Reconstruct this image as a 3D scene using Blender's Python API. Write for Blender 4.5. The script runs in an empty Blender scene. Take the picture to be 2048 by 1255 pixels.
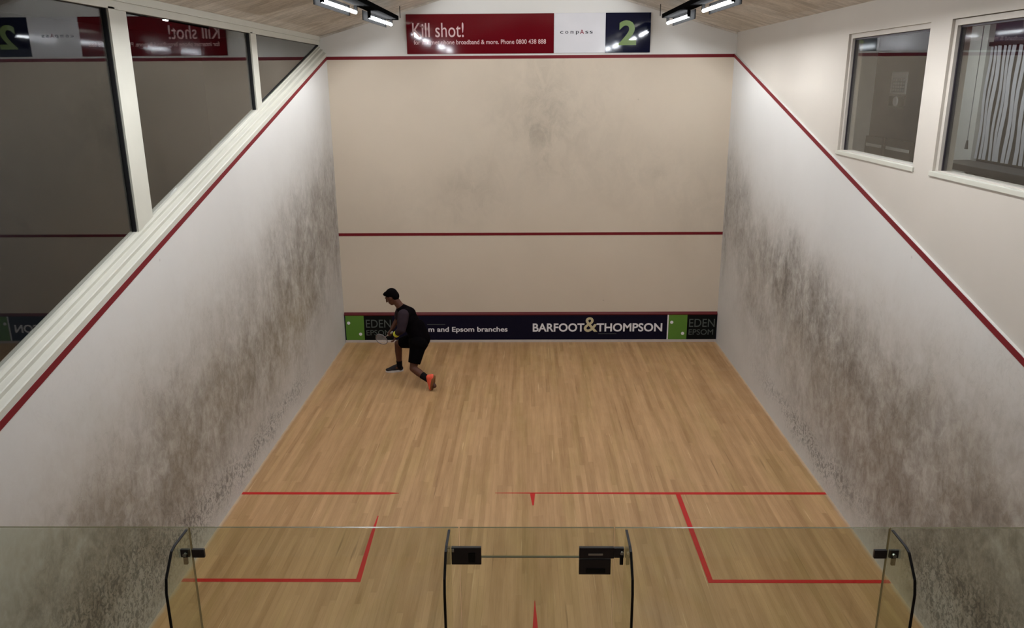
import bpy, bmesh, math, random
from mathutils import Vector, Matrix, Quaternion
random.seed(4)
scn = bpy.context.scene
COL = scn.collection
W = 3.284            # half width of the court
BACK = -9.75         # plane of the glass back wall
def out_z(y): return 4.817 + 0.2631*y          # centre of the sloping out line on the side walls (y is negative)

# ------------------------------------------------------------------ helpers
def lin(r, g, b):
    f = lambda c: (c/255/12.92) if c/255 <= .04045 else ((c/255+.055)/1.055)**2.4
    return (f(r), f(g), f(b), 1)

def tag(o, label=None, cat=None, group=None, kind=None):
    if label: o['label'] = label
    if cat: o['category'] = cat
    if group: o['group'] = group
    if kind: o['kind'] = kind
    return o

def empty(name, loc=(0, 0, 0), label=None, cat=None, group=None, kind=None):
    o = bpy.data.objects.new(name, None); o.empty_display_size = .1
    COL.objects.link(o); o.location = loc
    return tag(o, label, cat, group, kind)

def obj(name, bm, mats, parent=None, smooth=False, recalc=True):
    if recalc: bmesh.ops.recalc_face_normals(bm, faces=bm.faces)
    me = bpy.data.meshes.new(name); bm.to_mesh(me); bm.free()
    for m in (mats if isinstance(mats, (list, tuple)) else [mats]): me.materials.append(m)
    if smooth:
        for p in me.polygons: p.use_smooth = True
    o = bpy.data.objects.new(name, me); COL.objects.link(o)
    if parent:
        o.parent = parent
        o.matrix_parent_inverse = Matrix.Translation(parent.location).inverted() if parent.location.length else Matrix()
    return o

def B(): return bmesh.new()
def box(bm, x0, x1, y0, y1, z0, z1, bev=0):
    x0, x1 = sorted((x0, x1)); y0, y1 = sorted((y0, y1)); z0, z1 = sorted((z0, z1))
    r = bmesh.ops.create_cube(bm, size=1)
    for v in r['verts']:
        v.co = Vector(((x0+x1)/2+v.co.x*(x1-x0), (y0+y1)/2+v.co.y*(y1-y0), (z0+z1)/2+v.co.z*(z1-z0)))
    if bev:
        es = {e for v in r['verts'] for e in v.link_edges}
        bmesh.ops.bevel(bm, geom=list(es), offset=bev, segments=2, affect='EDGES', profile=.6)
    return bm
def prism(bm, pts, ax, a, b):
    """polygon pts (in the two other axes, in order) extruded along axis ax from a to b"""
    def mk(p, t):
        q = list(p); q.insert(ax, t); return bm.verts.new(q)
    A = [mk(p, a) for p in pts]; C = [mk(p, b) for p in pts]
    n = len(pts)
    bm.faces.new(A); bm.faces.new(C[::-1])
    for i in range(n): bm.faces.new((A[i], C[i], C[(i+1) % n], A[(i+1) % n]))
    return bm
def frame_of(d):
    d = Vector(d).normalized(); u = d.orthogonal().normalized(); return d, u, d.cross(u)
def tube(bm, pts, r, seg=10, cap=True):
    rings = []
    n = len(pts); pts = [Vector(p) for p in pts]
    for i, p in enumerate(pts):
        d = (pts[min(i+1, n-1)]-pts[max(i-1, 0)])
        rr = r[i] if isinstance(r, (list, tuple)) else r
        if i == 0: _, u, v = frame_of(d)
        else:
            d = d.normalized(); u = (u-d*u.dot(d)).normalized(); v = d.cross(u)
        rings.append([bm.verts.new(p+(u*math.cos(2*math.pi*k/seg)+v*math.sin(2*math.pi*k/seg))*rr) for k in range(seg)])
    for a, b in zip(rings, rings[1:]):
        for k in range(seg): bm.faces.new((a[k], a[(k+1) % seg], b[(k+1) % seg], b[k]))
    if cap: bm.faces.new(rings[0][::-1]); bm.faces.new(rings[-1])
    return bm
def cone(bm, p, q, r0, r1, seg=20):
    """round-ended tapered limb"""
    p, q = Vector(p), Vector(q)
    for c, r in ((p, r0), (q, r1)):
        bmesh.ops.create_icosphere(bm, subdivisions=3, radius=r, matrix=Matrix.Translation(c))
    if (q-p).length > 1e-5: tube(bm, [p, q], [r0, r1], seg)
def ellip(bm, c, r, rot=None, sub=3):
    m = Matrix.Translation(c) @ (rot.to_4x4() if rot else Matrix()) @ Matrix.Diagonal((*r, 1))
    bmesh.ops.create_icosphere(bm, subdivisions=sub, radius=1, matrix=m)
def blend(name, bm, mat, parent, voxel=.008, it=6, fac=.6):
    """fuses the overlapping pieces of bm into one continuous smooth surface"""
    o = obj(name, bm, mat, parent, True)
    r = o.modifiers.new('r', 'REMESH'); r.mode = 'VOXEL'; r.voxel_size = voxel; r.use_smooth_shade = True
    s = o.modifiers.new('s', 'SMOOTH'); s.iterations = it; s.factor = fac
    dg = bpy.context.evaluated_depsgraph_get(); dg.update()
    me = bpy.data.meshes.new_from_object(o.evaluated_get(dg))
    o.modifiers.clear(); old = o.data; o.data = me; bpy.data.meshes.remove(old); me.name = name
    for p in me.polygons: p.use_smooth = True
    return o

# ------------------------------------------------------------------ materials
class N:
    def __init__(s, name, rough=.6, spec=.5):
        s.m = bpy.data.materials.new(name); s.m.use_nodes = True
        s.t = s.m.node_tree; s.b = s.t.nodes['Principled BSDF']; s.o = s.t.nodes['Material Output']
        s.b.inputs['Roughness'].default_value = rough
        s.b.inputs['Specular IOR Level'].default_value = spec
        s.pos = s.t.nodes.new('ShaderNodeNewGeometry').outputs['Position']
    def put(s, sock, v):
        if hasattr(v, 'default_value') or isinstance(v, bpy.types.NodeSocket): s.t.links.new(v, sock)
        elif isinstance(v, (tuple, list)) and len(v) == 3 and sock.type == 'RGBA': sock.default_value = (*v, 1)
        else: sock.default_value = v
    def math(s, op, a, b=0., c=None, clamp=False):
        n = s.t.nodes.new('ShaderNodeMath'); n.operation = op; n.use_clamp = clamp
        s.put(n.inputs[0], a); s.put(n.inputs[1], b)
        if c is not None: s.put(n.inputs[2], c)
        return n.outputs[0]
    def sep(s, v=None):
        n = s.t.nodes.new('ShaderNodeSeparateXYZ'); s.put(n.inputs[0], s.pos if v is None else v); return n.outputs
    def comb(s, x, y, z):
        n = s.t.nodes.new('ShaderNodeCombineXYZ')
        for i, q in enumerate((x, y, z)): s.put(n.inputs[i], q)
        return n.outputs[0]
    def scale(s, v, sc, off=(0, 0, 0)):
        n = s.t.nodes.new('ShaderNodeMapping'); s.put(n.inputs['Vector'], v)
        n.inputs['Scale'].default_value = sc; n.inputs['Location'].default_value = off; return n.outputs[0]
    def noise(s, v, scale=1, detail=4, rough=.55, dist=0, out=0):
        n = s.t.nodes.new('ShaderNodeTexNoise'); s.put(n.inputs['Vector'], v)
        n.inputs['Scale'].default_value = scale; n.inputs['Detail'].default_value = detail
        n.inputs['Roughness'].default_value = rough; n.inputs['Distortion'].default_value = dist
        return n.outputs[out]
    def ramp(s, v, a, b, lo=0., hi=1., smooth=True):
        n = s.t.nodes.new('ShaderNodeMapRange'); n.interpolation_type = 'SMOOTHSTEP' if smooth else 'LINEAR'
        for i, q in enumerate((v, a, b, lo, hi)): s.put(n.inputs[i], q)
        return n.outputs[0]
    def mix(s, f, a, b, mode='MIX'):
        n = s.t.nodes.new('ShaderNodeMix'); n.data_type = 'RGBA'; n.blend_type = mode
        s.put(n.inputs[0], f); s.put(n.inputs[6], a); s.put(n.inputs[7], b); return n.outputs[2]
    def bump(s, h, dist, strength=1):
        n = s.t.nodes.new('ShaderNodeBump'); s.put(n.inputs['Height'], h)
        n.inputs['Distance'].default_value = dist; n.inputs['Strength'].default_value = strength
        s.t.links.new(n.outputs[0], s.b.inputs['Normal'])
    def col(s, c): s.put(s.b.inputs['Base Color'], c); return s.m

def plain(name, c, rough=.6, spec=.5, metal=0, var=.06, vs=6):
    n = N(name, rough, spec); n.b.inputs['Metallic'].default_value = metal
    k = n.noise(n.pos, vs, 4)
    d = tuple(x*(1-var*2) for x in c[:3]); e = tuple(min(1, x*(1+var)) for x in c[:3])
    return n.col(n.mix(k, (*d, 1), (*e, 1)))

def blobs(n, u, v, lst, warp=.35, seed=0):
    """soft patches (wear, and some painted shade) at (u,v) with radii (ru,rv), rotation a and strength k, their edges broken by noise"""
    p = n.comb(u, v, seed)
    w1 = n.math('MULTIPLY', n.math('SUBTRACT', n.noise(p, 1.3, 5, .6), .5), warp*2.6)
    w2 = n.math('MULTIPLY', n.math('SUBTRACT', n.noise(n.scale(p, (1, 1, 1), (7, 3, 5)), 1.6, 5, .6), .5), warp*2.6)
    u2 = n.math('ADD', u, w1); v2 = n.math('ADD', v, w2)
    tot = None
    for (cu, cv, ru, rv, a, k) in lst:
        ru *= 1.2; rv *= 1.15
        a = math.radians(a); ca, sa = math.cos(a), math.sin(a)
        du = n.math('SUBTRACT', u2, cu); dv = n.math('SUBTRACT', v2, cv)
        p1 = n.math('MULTIPLY_ADD', du, ca/ru, n.math('MULTIPLY', dv, sa/ru))
        p2 = n.math('MULTIPLY_ADD', dv, ca/rv, n.math('MULTIPLY', du, -sa/rv))
        r2 = n.math('ADD', n.math('MULTIPLY', p1, p1), n.math('MULTIPLY', p2, p2))
        g = n.math('MULTIPLY', n.math('POWER', 2.718, n.math('MULTIPLY', r2, -1.)), k)
        tot = g if tot is None else n.math('MAXIMUM', tot, n.math('MULTIPLY_ADD', tot, .35, g)) if False else n.math('ADD', tot, g) if tot is not None else g
    return tot

def court_wall(name, lst, speck, axis=1, base=(204, 201, 196), dirt_and_shade=(90, 82, 74), warm=(124, 111, 86), amt=1., fine=1., warmth=(),
               upper=None, grime=()):
    n = N(name, .62, .3)
    s = n.sep(); u = s[axis]; v = s[2]
    p = n.comb(u, v, 0.)
    c = n.mix(n.noise(p, .9, 4), lin(*base), lin(*(x-12 for x in base)))
    cl = n.ramp(n.noise(p, 1.25, 8, .62, .4), .32, .68)
    st = n.ramp(n.noise(n.scale(p, (1.7, 1.1, 1)), 2.1, 8, .66, .9), .36, .64)
    fs = n.ramp(n.noise(n.scale(p, (1.3, 1, 1)), 9, 6, .72, .6), .34, .66)
    # broad soft film of old rubber over the lower wall
    if grime:
        gm = n.math('SUBTRACT', 1., n.math('POWER', 2.718, n.math('MULTIPLY', blobs(n, u, v, grime, .25, 2.), -1.)))
        gt = n.math('MULTIPLY', gm, n.math('ADD', .50, n.math('ADD', n.math('MULTIPLY', cl, .42), n.math('MULTIPLY', fs, .22))), clamp=True)
        c = n.mix(gt, c, n.mix(n.noise(n.scale(p, (1, 1, 1), (3, 9, 2)), .7, 3), lin(156, 143, 124), lin(170, 159, 145)))
        # curled smears left by the ball
        wr = n.math('ABSOLUTE', n.math('SUBTRACT', n.noise(n.scale(p, (1.6, 1, 1), (2, 2, 2)), 5.5, 4, .6, .8), .5))
        wr = n.math('MULTIPLY', n.ramp(wr, .0, .045, 1., 0.), n.math('MULTIPLY', gm, .30))
        c = n.mix(n.math('MULTIPLY', wr, n.ramp(cl, .2, .8)), c, lin(100, 92, 84))
    m = n.math('SUBTRACT', 1., n.math('POWER', 2.718, n.math('MULTIPLY', blobs(n, u, v, lst), -1.15)))
    tex = n.math('ADD', n.math('MULTIPLY', st, .50), n.math('ADD', n.math('MULTIPLY', cl, .30), n.math('MULTIPLY', fs, .38*fine)))
    d = n.math('MULTIPLY', m, n.math('ADD', n.math('MULTIPLY', tex, 1.05), .04), clamp=True)
    d = n.math('MULTIPLY', d, amt, clamp=True)
    tint = n.mix(n.noise(n.scale(p, (1, 1, 1), (3, 9, 2)), .8, 3), lin(*dirt_and_shade), lin(*(x+14 for x in dirt_and_shade)))
    if warmth:
        tint = n.mix(n.math('MINIMUM', blobs(n, u, v, warmth, .3, 4.), 1.), tint, lin(*warm))
    c = n.mix(d, c, tint)
    # dense small dark ball scuffs near the floor
    if speck:
        sm = blobs(n, u, v, speck, .18, 9.)
        k1 = n.ramp(n.noise(n.scale(p, (1.5, 1, 1)), 15, 3, .6, .9), .50, .60)
        k2 = n.ramp(n.noise(n.scale(p, (1.1, 1.3, 1), (4, 4, 4)), 27, 3, .6, .8), .52, .60)
        k = n.math('MULTIPLY', n.math('MAXIMUM', k1, n.math('MULTIPLY', k2, .8)), n.math('MINIMUM', sm, 1.))
        c = n.mix(n.math('MULTIPLY', k, .60), c, lin(52, 49, 46))
    # a few lone dark ball marks
    vo = n.t.nodes.new('ShaderNodeTexVoronoi'); n.put(vo.inputs['Vector'], p); vo.inputs['Scale'].default_value = 1.5
    lone = n.ramp(vo.outputs['Distance'], .012, .035, 1., 0.)
    c = n.mix(n.math('MULTIPLY', lone, .35), c, lin(110, 102, 95))
    if upper:
        c = n.mix(n.math('GREATER_THAN', v, upper[0]), c, lin(*upper[1]))
    n.bump(n.noise(p, 30, 4), .0015, .4)
    return n.col(c)

M = {}
# (y, z, radius y, radius z, rotation, strength)
M['wall_left'] = court_wall('scuffed_plaster_left',
    [(-.25, 2.3, .28, .9, 0, .75), (-.9, 2.4, .5, .75, 10, .60), (-1.7, 1.95, .7, .65, 10, .85), (-2.6, 1.75, .8, .5, 10, .75), (-2.4, 2.6, .8, .35, 15, .35),
     (-2.6, 1.1, .9, .35, 4, .62), (-3.7, 1.6, 1.0, .45, 8, .55), (-4.3, 1.05, 1.1, .38, 2, .60), (-5.3, 1.45, 1.1, .38, 6, .40),
     (-5.8, .95, 1.0, .40, 0, .66), (-6.9, 1.3, .9, .5, 6, .48), (-7.4, .75, .9, .45, 0, .60), (-8.3, 1.0, .9, .55, 6, .28), (-9.3, .7, .9, .6, 6, .6), (-4.2, 2.3, 1.4, .4, 12, .22)],
    [(-3.0, .32, .5, .10, 0, .5), (-4.0, .30, .8, .12, 0, .8), (-5.4, .27, .9, .14, 0, .8), (-6.8, .35, .9, .24, 0, .8), (-8.0, .45, .7, .35, 0, 1.2), (-9, .45, .8, .4, 0, 1.2)],
    warmth=[(-2.8, 1.2, .9, .45, 5, .9), (-3.4, .75, .9, .3, 5, .5), (-5.9, 1.1, 2.2, .6, 4, .35)],
    grime=[(-.6, 2.1, .8, 1.0, 0, .7), (-2.2, 1.8, 1.2, .9, 8, .9), (-4.2, 1.45, 1.4, .8, 8, .9), (-6.2, 1.3, 1.3, .75, 5, 1.1), (-8.0, 1.0, 1.2, .75, 3, 1.2), (-9.6, .9, 1., .75, 0, 1.1)], amt=.95)
M['wall_right'] = court_wall('scuffed_plaster_right',
    [(-.2, 2.3, .22, .8, 0, .75), (-.9, 2.55, .5, .5, 15, .55), (-1.4, 2.05, .6, .4, 15, .50), (-2.3, 2.05, .5, .3, 12, .45), (-3.3, 2.0, .7, .36, 12, .95), (-4.3, 1.85, .9, .42, 10, .95),
     (-5.2, 1.55, .9, .42, 10, .85), (-6.1, 1.55, .9, .40, 8, .62), (-5.6, .75, 1.1, .30, 2, .78), (-6.6, .75, .9, .4, 0, .70), (-7.2, 1.35, .9, .5, 4, .55),
     (-8.2, 1.5, .9, .5, 4, .50), (-7.9, .6, .7, .45, 0, .75), (-9.2, .8, .8, .6, 0, .6), (-3.2, 1.0, 1.2, .35, 6, .30), (-2.2, 1.3, .7, .5, 10, .32)],
    [(-3.6, .36, .9, .10, 0, .7), (-4.8, .30, .8, .13, 0, .7), (-5.8, .30, .8, .16, 0, .6), (-8.0, .42, .6, .32, 0, 1.2), (-9, .45, .7, .4, 0, 1.2), (-5, 1.7, 1.2, .35, 8, .18)],
    warmth=[(-5.6, .8, 1.3, .45, 0, .7), (-6.8, 1.2, 1.6, .6, 5, .4)], warm=(116, 102, 90),
    grime=[(-.5, 2.3, .6, .9, 0, .6), (-1.8, 1.8, .9, .8, 8, .8), (-3.6, 1.6, 1.2, .75, 8, .9), (-5.4, 1.3, 1.3, .75, 6, 1.1), (-7.2, 1.3, 1.2, .8, 4, 1.2), (-8.6, 1.3, 1., .8, 2, 1.2), (-9.8, 1.1, 1., .8, 0, 1.2)], amt=.95)
M['wall_front'] = court_wall('front_wall_plaster',
    [(.2, 4.1, .28, .45, 0, .26), (.22, 3.4, .2, .5, 0, .26), (-.9, 2.7, .42, .42, 0, .26), (1.9, 2.9, .9, .45, 0, .20), (2.1, 2.95, .12, .1, 0, .25), (2.9, 2.3, .5, .6, 0, .15), (.4, 3.9, .9, .8, 0, .30), (-1.9, 2.4, .8, .4, 0, .12)],  # broad centre patch is part grime, part shade painted between the lamps
    [], axis=0, base=(204, 190, 171), dirt_and_shade=(112, 104, 94), fine=.4, upper=(4.842, (206, 203, 197)))
M['cream'] = plain('cream_wall_paint', lin(182, 174, 163), .6, .3, var=.03, vs=1.5)
M['joinery'] = plain('painted_timber_joinery', lin(184, 181, 168), .5, .4, var=.04, vs=5)
M['red'] = plain('court_red_paint', lin(108, 12, 23), .55, .3, var=.08)
M['floorred'] = plain('floor_line_red_paint', lin(178, 20, 16), .5, .3, var=.08)
M['tinred'] = plain('tin_red_paint', lin(86, 8, 12), .5, .3, var=.08)
M['gasket'] = plain('black_rubber', lin(22, 21, 22), .6, .3)
M['bracket'] = plain('dark_anodised_metal', lin(58, 52, 58), .42, .5, metal=.35)
M['chrome'] = plain('polished_steel', lin(190, 190, 192), .25, .5, metal=1)
M['housing'] = plain('grey_enamel_housing', lin(36, 34, 33), .7, .2)
M['matt_black'] = plain('matt_black_enamel', (.0035, .0034, .0033, 1), 1., 0.)
M['dark_room'] = plain('dim_grey_plaster', lin(62, 65, 70), .8, .2)
M['gallery'] = plain('gallery_plaster', lin(150, 145, 138), .8, .2)
M['carpet'] = plain('dark_carpet', lin(70, 68, 70), .95, .1)
M['lounge_light'] = plain('pale_grey_lounge_paint', lin(170, 172, 168), .8, .2)
M['lounge_dark'] = plain('slate_grey_lounge_paint', lin(44, 48, 62), .8, .2)
M['black'] = plain('black_vinyl', lin(26, 26, 30), .45, .4)
M['white'] = plain('white_plastic', lin(222, 222, 218), .5, .4)
M['paper'] = plain('printed_paper', lin(205, 205, 205), .8, .2)
M['blind'] = plain('grey_blind_fabric', lin(150, 152, 158), .8, .2)
M['greyprint'] = plain('grey_print', lin(84, 87, 95), .8, .2)

def floor_mat():
    n = N('maple_strip_floor', .42, .35)
    s = n.sep()
    def white(x, y):
        w = n.t.nodes.new('ShaderNodeTexWhiteNoise'); w.noise_dimensions = '2D'; n.put(w.inputs['Vector'], n.comb(x, y, 0.)); return w.outputs['Value']
    rx = n.math('DIVIDE', s[0], .057); ix = n.math('FLOOR', rx)
    ry = n.math('ADD', n.math('DIVIDE', s[1], 1.5), n.math('MULTIPLY', white(ix, 3.), 7.)); iy = n.math('FLOOR', ry)
    tone = white(ix, iy)
    gx = n.math('GREATER_THAN', n.math('ABSOLUTE', n.math('SUBTRACT', n.math('FRACT', rx), .5)), .484)
    gy = n.math('GREATER_THAN', n.math('ABSOLUTE', n.math('SUBTRACT', n.math('FRACT', ry), .5)), .4993)
    joint = n.math('MAXIMUM', gx, gy)
    grain = n.noise(n.scale(n.pos, (17, 1.1, 1)), 1, 5, .6)
    wide = n.noise(n.scale(n.pos, (5.5, .35, 1)), 1, 4, .55)
    fine = n.noise(n.scale(n.pos, (120, 4, 1)), 1, 3, .6)
    t = n.math('ADD', n.math('MULTIPLY', tone, .20), n.math('ADD', n.math('MULTIPLY', grain, .55), n.math('ADD', n.math('MULTIPLY', wide, .55), n.math('MULTIPLY', fine, .18))))
    t = n.ramp(t, .40, 1.12, smooth=False)
    c = n.mix(t, lin(134, 97, 58), lin(196, 157, 113))
    hue = n.noise(n.scale(n.pos, (4, .5, 1), (9, 2, 0)), 1, 3)
    c = n.mix(n.math('MULTIPLY', n.ramp(hue, .45, .7), .35), c, n.mix(t, lin(132, 104, 54), lin(188, 160, 104)))
    # pale scratches and a few dark streaks along the boards
    sc = n.ramp(n.noise(n.scale(n.pos, (30, .8, 1), (5, 5, 0)), 1, 4, .5), .66, .74)
    c = n.mix(n.math('MULTIPLY', sc, .5), c, lin(216, 184, 142))
    dk = n.ramp(n.noise(n.scale(n.pos, (24, .7, 1), (15, 1, 0)), 1, 4, .5), .66, .76)
    c = n.mix(n.math('MULTIPLY', dk, .55), c, lin(104, 72, 42))
    c = n.mix(n.math('MULTIPLY', joint, .30), c, lin(88, 62, 38))
    # pale dusty edge along the side walls
    ax = n.math('ABSOLUTE', s[0])
    e = n.ramp(n.math('ADD', ax, n.math('MULTIPLY', n.noise(n.pos, 5, 3), .05)), 3.262, 3.31)
    c = n.mix(n.math('MULTIPLY', e, .6), c, lin(176, 166, 152))
    n.put(n.b.inputs['Roughness'], n.ramp(n.noise(n.pos, 2.2, 4), .3, .7, .38, .55))
    n.bump(n.math('MULTIPLY', joint, -1), .0005, .4)
    return n.col(c)
M['floor'] = floor_mat()

def ceiling_mat():
    n = N('fibre_board_ceiling', .85, .2)
    s = n.sep()
    a = n.noise(n.scale(n.pos, (1.5, 4.2, 1)), 1.1, 7, .68, .8)
    b = n.noise(n.pos, 22, 4, .7)
    t = n.math('ADD', n.math('MULTIPLY', a, .75), n.math('MULTIPLY', b, .25))
    c = n.mix(n.ramp(t, .34, .68), lin(172, 164, 152), lin(216, 208, 196))
    fr = n.math('FRACT', n.math('DIVIDE', s[1], 1.2))
    seam = n.math('LESS_THAN', n.math('ABSOLUTE', n.math('SUBTRACT', fr, .5)), .004)
    c = n.mix(n.math('MULTIPLY', seam, .5), c, lin(92, 82, 68))
    n.bump(b, .004, .5)
    return n.col(c)
M['ceiling'] = ceiling_mat()

def glass_mat(name, tint, ior=1.5):
    m = bpy.data.materials.new(name); m.use_nodes = True; t = m.node_tree; t.nodes.clear()
    o = t.nodes.new('ShaderNodeOutputMaterial'); mx = t.nodes.new('ShaderNodeMixShader')
    tr = t.nodes.new('ShaderNodeBsdfTransparent'); gl = t.nodes.new('ShaderNodeBsdfGlossy'); fr = t.nodes.new('ShaderNodeFresnel')
    no = t.nodes.new('ShaderNodeTexNoise'); no.inputs['Scale'].default_value = 1.5
    cr = t.nodes.new('ShaderNodeMapRange')
    for i, q in enumerate((0, 1, .0, .015)): cr.inputs[i+1].default_value = q
    t.links.new(no.outputs[0], cr.inputs[0]); t.links.new(cr.outputs[0], gl.inputs['Roughness'])
    fr.inputs[0].default_value = ior; gl.inputs['Color'].default_value = (1, 1, 1, 1); tr.inputs['Color'].default_value = (*tint, 1)
    # both faces of a pane use the outside Fresnel value
    g = t.nodes.new('ShaderNodeNewGeometry'); dv = t.nodes.new('ShaderNodeMix'); dv.data_type = 'FLOAT'
    dv.inputs[2].default_value = ior; dv.inputs[3].default_value = 1/ior
    t.links.new(g.outputs['Backfacing'], dv.inputs[0])
    t.links.new(dv.outputs[0], fr.inputs[0])
    t.links.new(fr.outputs[0], mx.inputs[0]); t.links.new(tr.outputs[0], mx.inputs[1]); t.links.new(gl.outputs[0], mx.inputs[2])
    t.links.new(mx.outputs[0], o.inputs[0])
    return m
M['window_glass'] = glass_mat('window_glass', (.93, .94, .93))
M['court_glass'] = glass_mat('toughened_green_glass', (.885, .91, .855), 1.45)

def emis(name, c, s):
    m = bpy.data.materials.new(name); m.use_nodes = True; b = m.node_tree.nodes['Principled BSDF']
    b.inputs['Base Color'].default_value = (.8, .8, .8, 1)
    b.inputs['Emission Color'].default_value = (*c, 1); b.inputs['Emission Strength'].default_value = s
    return m
M['tube'] = emis('lit_fluorescent_tube', (.95, 1.0, 1.06), 60)
M['tube_dim'] = emis('lit_older_fluorescent_tube', (.95, 1.0, 1.06), 70)
M['lounge_fill'] = emis('lounge_fill_panel', (.95, .98, 1), 2.5)

def printed(name, base, rough=.25, spec=.35, var=.05): return plain(name, base, rough, spec, var=var, vs=2)
M['signred'] = printed('glossy_red_sign', lin(92, 11, 20), .07)
M['signwhite'] = printed('glossy_white_sign', lin(206, 204, 206), .12)
M['signnavy'] = printed('glossy_navy_sign', lin(9, 13, 38), .06)
M['navy'] = printed('navy_tin_print', lin(9, 8, 30), .5, .15)
M['green'] = printed('green_tin_print', lin(86, 126, 46), .45, .3)
M['blackprint'] = printed('black_tin_print', lin(4, 8, 8), .5, .15)
M['letter_white'] = plain('white_lettering', lin(225, 222, 224), .5, .3)
M['letter_pink'] = plain('white_sign_lettering', lin(205, 170, 170), .4, .3)
M['letter_grey'] = plain('grey_lettering', lin(78, 84, 80), .5, .3)
M['letter_gold'] = plain('pale_gold_lettering', lin(198, 186, 150), .5, .3)
M['letter_lime'] = plain('lime_numeral', lin(96, 120, 42), .35, .4)
M['letter_dark'] = plain('dark_lettering', lin(34, 30, 38), .5, .3)
M['letter_red'] = plain('dark_red_lettering', lin(120, 18, 36), .5, .3)
M['plinth'] = plain('white_base_strip', lin(188, 176, 168), .5, .3, var=.1)

# ------------------------------------------------------------------ text
def text(name, body, x0, x1, z0, z1, y, mat, parent, bold=0., shear=0., depth=.0015, spacing=1.):
    """flat lettering facing the viewer (-y); fitted to the box x0..x1, z0..z1"""
    cu = bpy.data.curves.new(name, 'FONT'); cu.body = body; cu.extrude = .01; cu.offset = bold; cu.shear = shear; cu.space_character = spacing
    cu.resolution_u = 4
    t = bpy.data.objects.new(name, cu); COL.objects.link(t)
    dg = bpy.context.evaluated_depsgraph_get(); dg.update()
    me = bpy.data.meshes.new_from_object(t.evaluated_get(dg))
    bpy.data.objects.remove(t); bpy.data.curves.remove(cu)
    xs = [v.co.x for v in me.vertices]; ys = [v.co.y for v in me.vertices]
    ax, bx, ay, by = min(xs), max(xs), min(ys), max(ys)
    for v in me.vertices:
        v.co = Vector((x0+(v.co.x-ax)/(bx-ax)*(x1-x0), y-(depth if v.co.z > 0 else 0), z0+(v.co.y-ay)/(by-ay)*(z1-z0)))
    me.materials.clear(); me.materials.append(mat); me.name = name
    o = bpy.data.objects.new(name, me); COL.objects.link(o); o.parent = parent
    if parent and parent.location.length: o.matrix_parent_inverse = Matrix.Translation(parent.location).inverted()
    return o

# ================================================================== THE SETTING
S = 'structure'
fl = tag(obj('floor', box(B(), -W-.3, W+.3, -12.8, .3, -.12, 0), M['floor']), 'pale strip timber squash court floor with worn red lines', kind=S)
# red court lines, worn away where the photograph shows bare boards
def line(name, pts, parent=fl):
    bm = B(); prism(bm, pts, 2, .0004, .0016); return obj(name, bm, M['floorred'], parent)
ys0, ys1 = -5.44, -5.49
line('short_line', [(-W+.01, ys0), (-1.62, ys0), (-1.5, -5.458), (-1.5, -5.466), (-1.62, ys1), (-W+.01, ys1)])
line('short_line', [(-.42, -5.452), (0, -5.447), (1.0, -5.443), (1.63, ys0), (W-.01, ys0), (W-.01, ys1), (1.63, ys1), (1.0, -5.482), (0, -5.472), (-.42, -5.462)])
line('half_court_line', [(-.028, -5.475), (.028, -5.475), (.012, -5.73), (-.004, -5.73)])
line('half_court_line', [(.003, -7.40), (.008, -7.40), (.03, -7.8), (.03, BACK+.02), (-.02, BACK+.02), (-.018, -7.8)])
line('service_box_line', [(1.60, ys1), (1.65, ys1), (1.655, -7.082), (W-.01, -7.082), (W-.01, -7.132), (1.605, -7.132)])
line('service_box_line', [(-W+.01, -7.078), (-1.655, -7.078), (-1.665, -6.3), (-1.655, -5.95), (-1.645, -5.95), (-1.63, -6.3), (-1.605, -7.128), (-W+.01, -7.128)])

CZ = lambda x: 5.15+.286*(3.38-abs(x))        # underside of the pitched ceiling
fw = obj('wall_front', prism(B(), [(-3.46, 0), (3.46, 0), (3.46, CZ(3.46)+.05), (0, CZ(0)+.05), (-3.46, CZ(3.46)+.05)], 1, 0, .2), M['wall_front'])
tag(fw, 'tall cream front wall of the squash court', kind=S)
obj('out_line', box(B(), -W, W, -.004, 0, 4.792, 4.842), M['red'], fw)
obj('service_line', box(B(), -W, W, -.004, 0, 1.911, 1.958), M['red'], fw)

# left: plaster wall up to the sloping line, then glazing
YB = -10.2
wl = obj('wall_left', prism(B(), [(0, 0), (YB, 0), (YB, out_z(YB)+.028), (0, out_z(0)+.028)], 0, -3.46, -W), M['wall_left'])
tag(wl, 'scuffed left side wall under the sloping red line', kind=S)
def slope_strip(name, x0, x1, d0, d1, mat, parent, y0=0., y1=YB):
    return obj(name, prism(B(), [(y0, out_z(y0)+d0), (y1, out_z(y1)+d0), (y1, out_z(y1)+d1), (y0, out_z(y0)+d1)], 0, x0, x1), mat, parent)
slope_strip('out_line', -W, -W+.004, -.025, .026, M['red'], wl)
# stepped sloping sill
def sill_profile():
    bm = B()
    prof = [(-3.284, .0285), (-3.284, .075), (-3.292, .083), (-3.325, .095), (-3.33, .098), (-3.33, .128), (-3.336, .134), (-3.372, .143), (-3.376, .146), (-3.376, .170), (-3.395, .180), (-3.399, .192), (-3.46, .192), (-3.46, .0285)]
    A = [bm.verts.new((x, 0, out_z(0)+d)) for x, d in prof]
    C = [bm.verts.new((x, YB, out_z(YB)+d)) for x, d in prof]
    bm.faces.new(A); bm.faces.new(C[::-1])
    for i in range(len(prof)): j = (i+1) % len(prof); bm.faces.new((A[i], C[i], C[j], A[j]))
    return bm
tag(obj('trim_1', sill_profile(), M['joinery']), 'stepped pale timber sill sloping above the left red line', kind=S)
bm = B()
box(bm, -3.46, -3.385, YB, 0, 5.02, CZ(3.38)+.0); box(bm, -3.39, -3.365, YB, 0, 5.085, 5.152)
tag(obj('trim_2', bm, M['joinery']), 'pale timber head rail above the left windows', kind=S)
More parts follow.
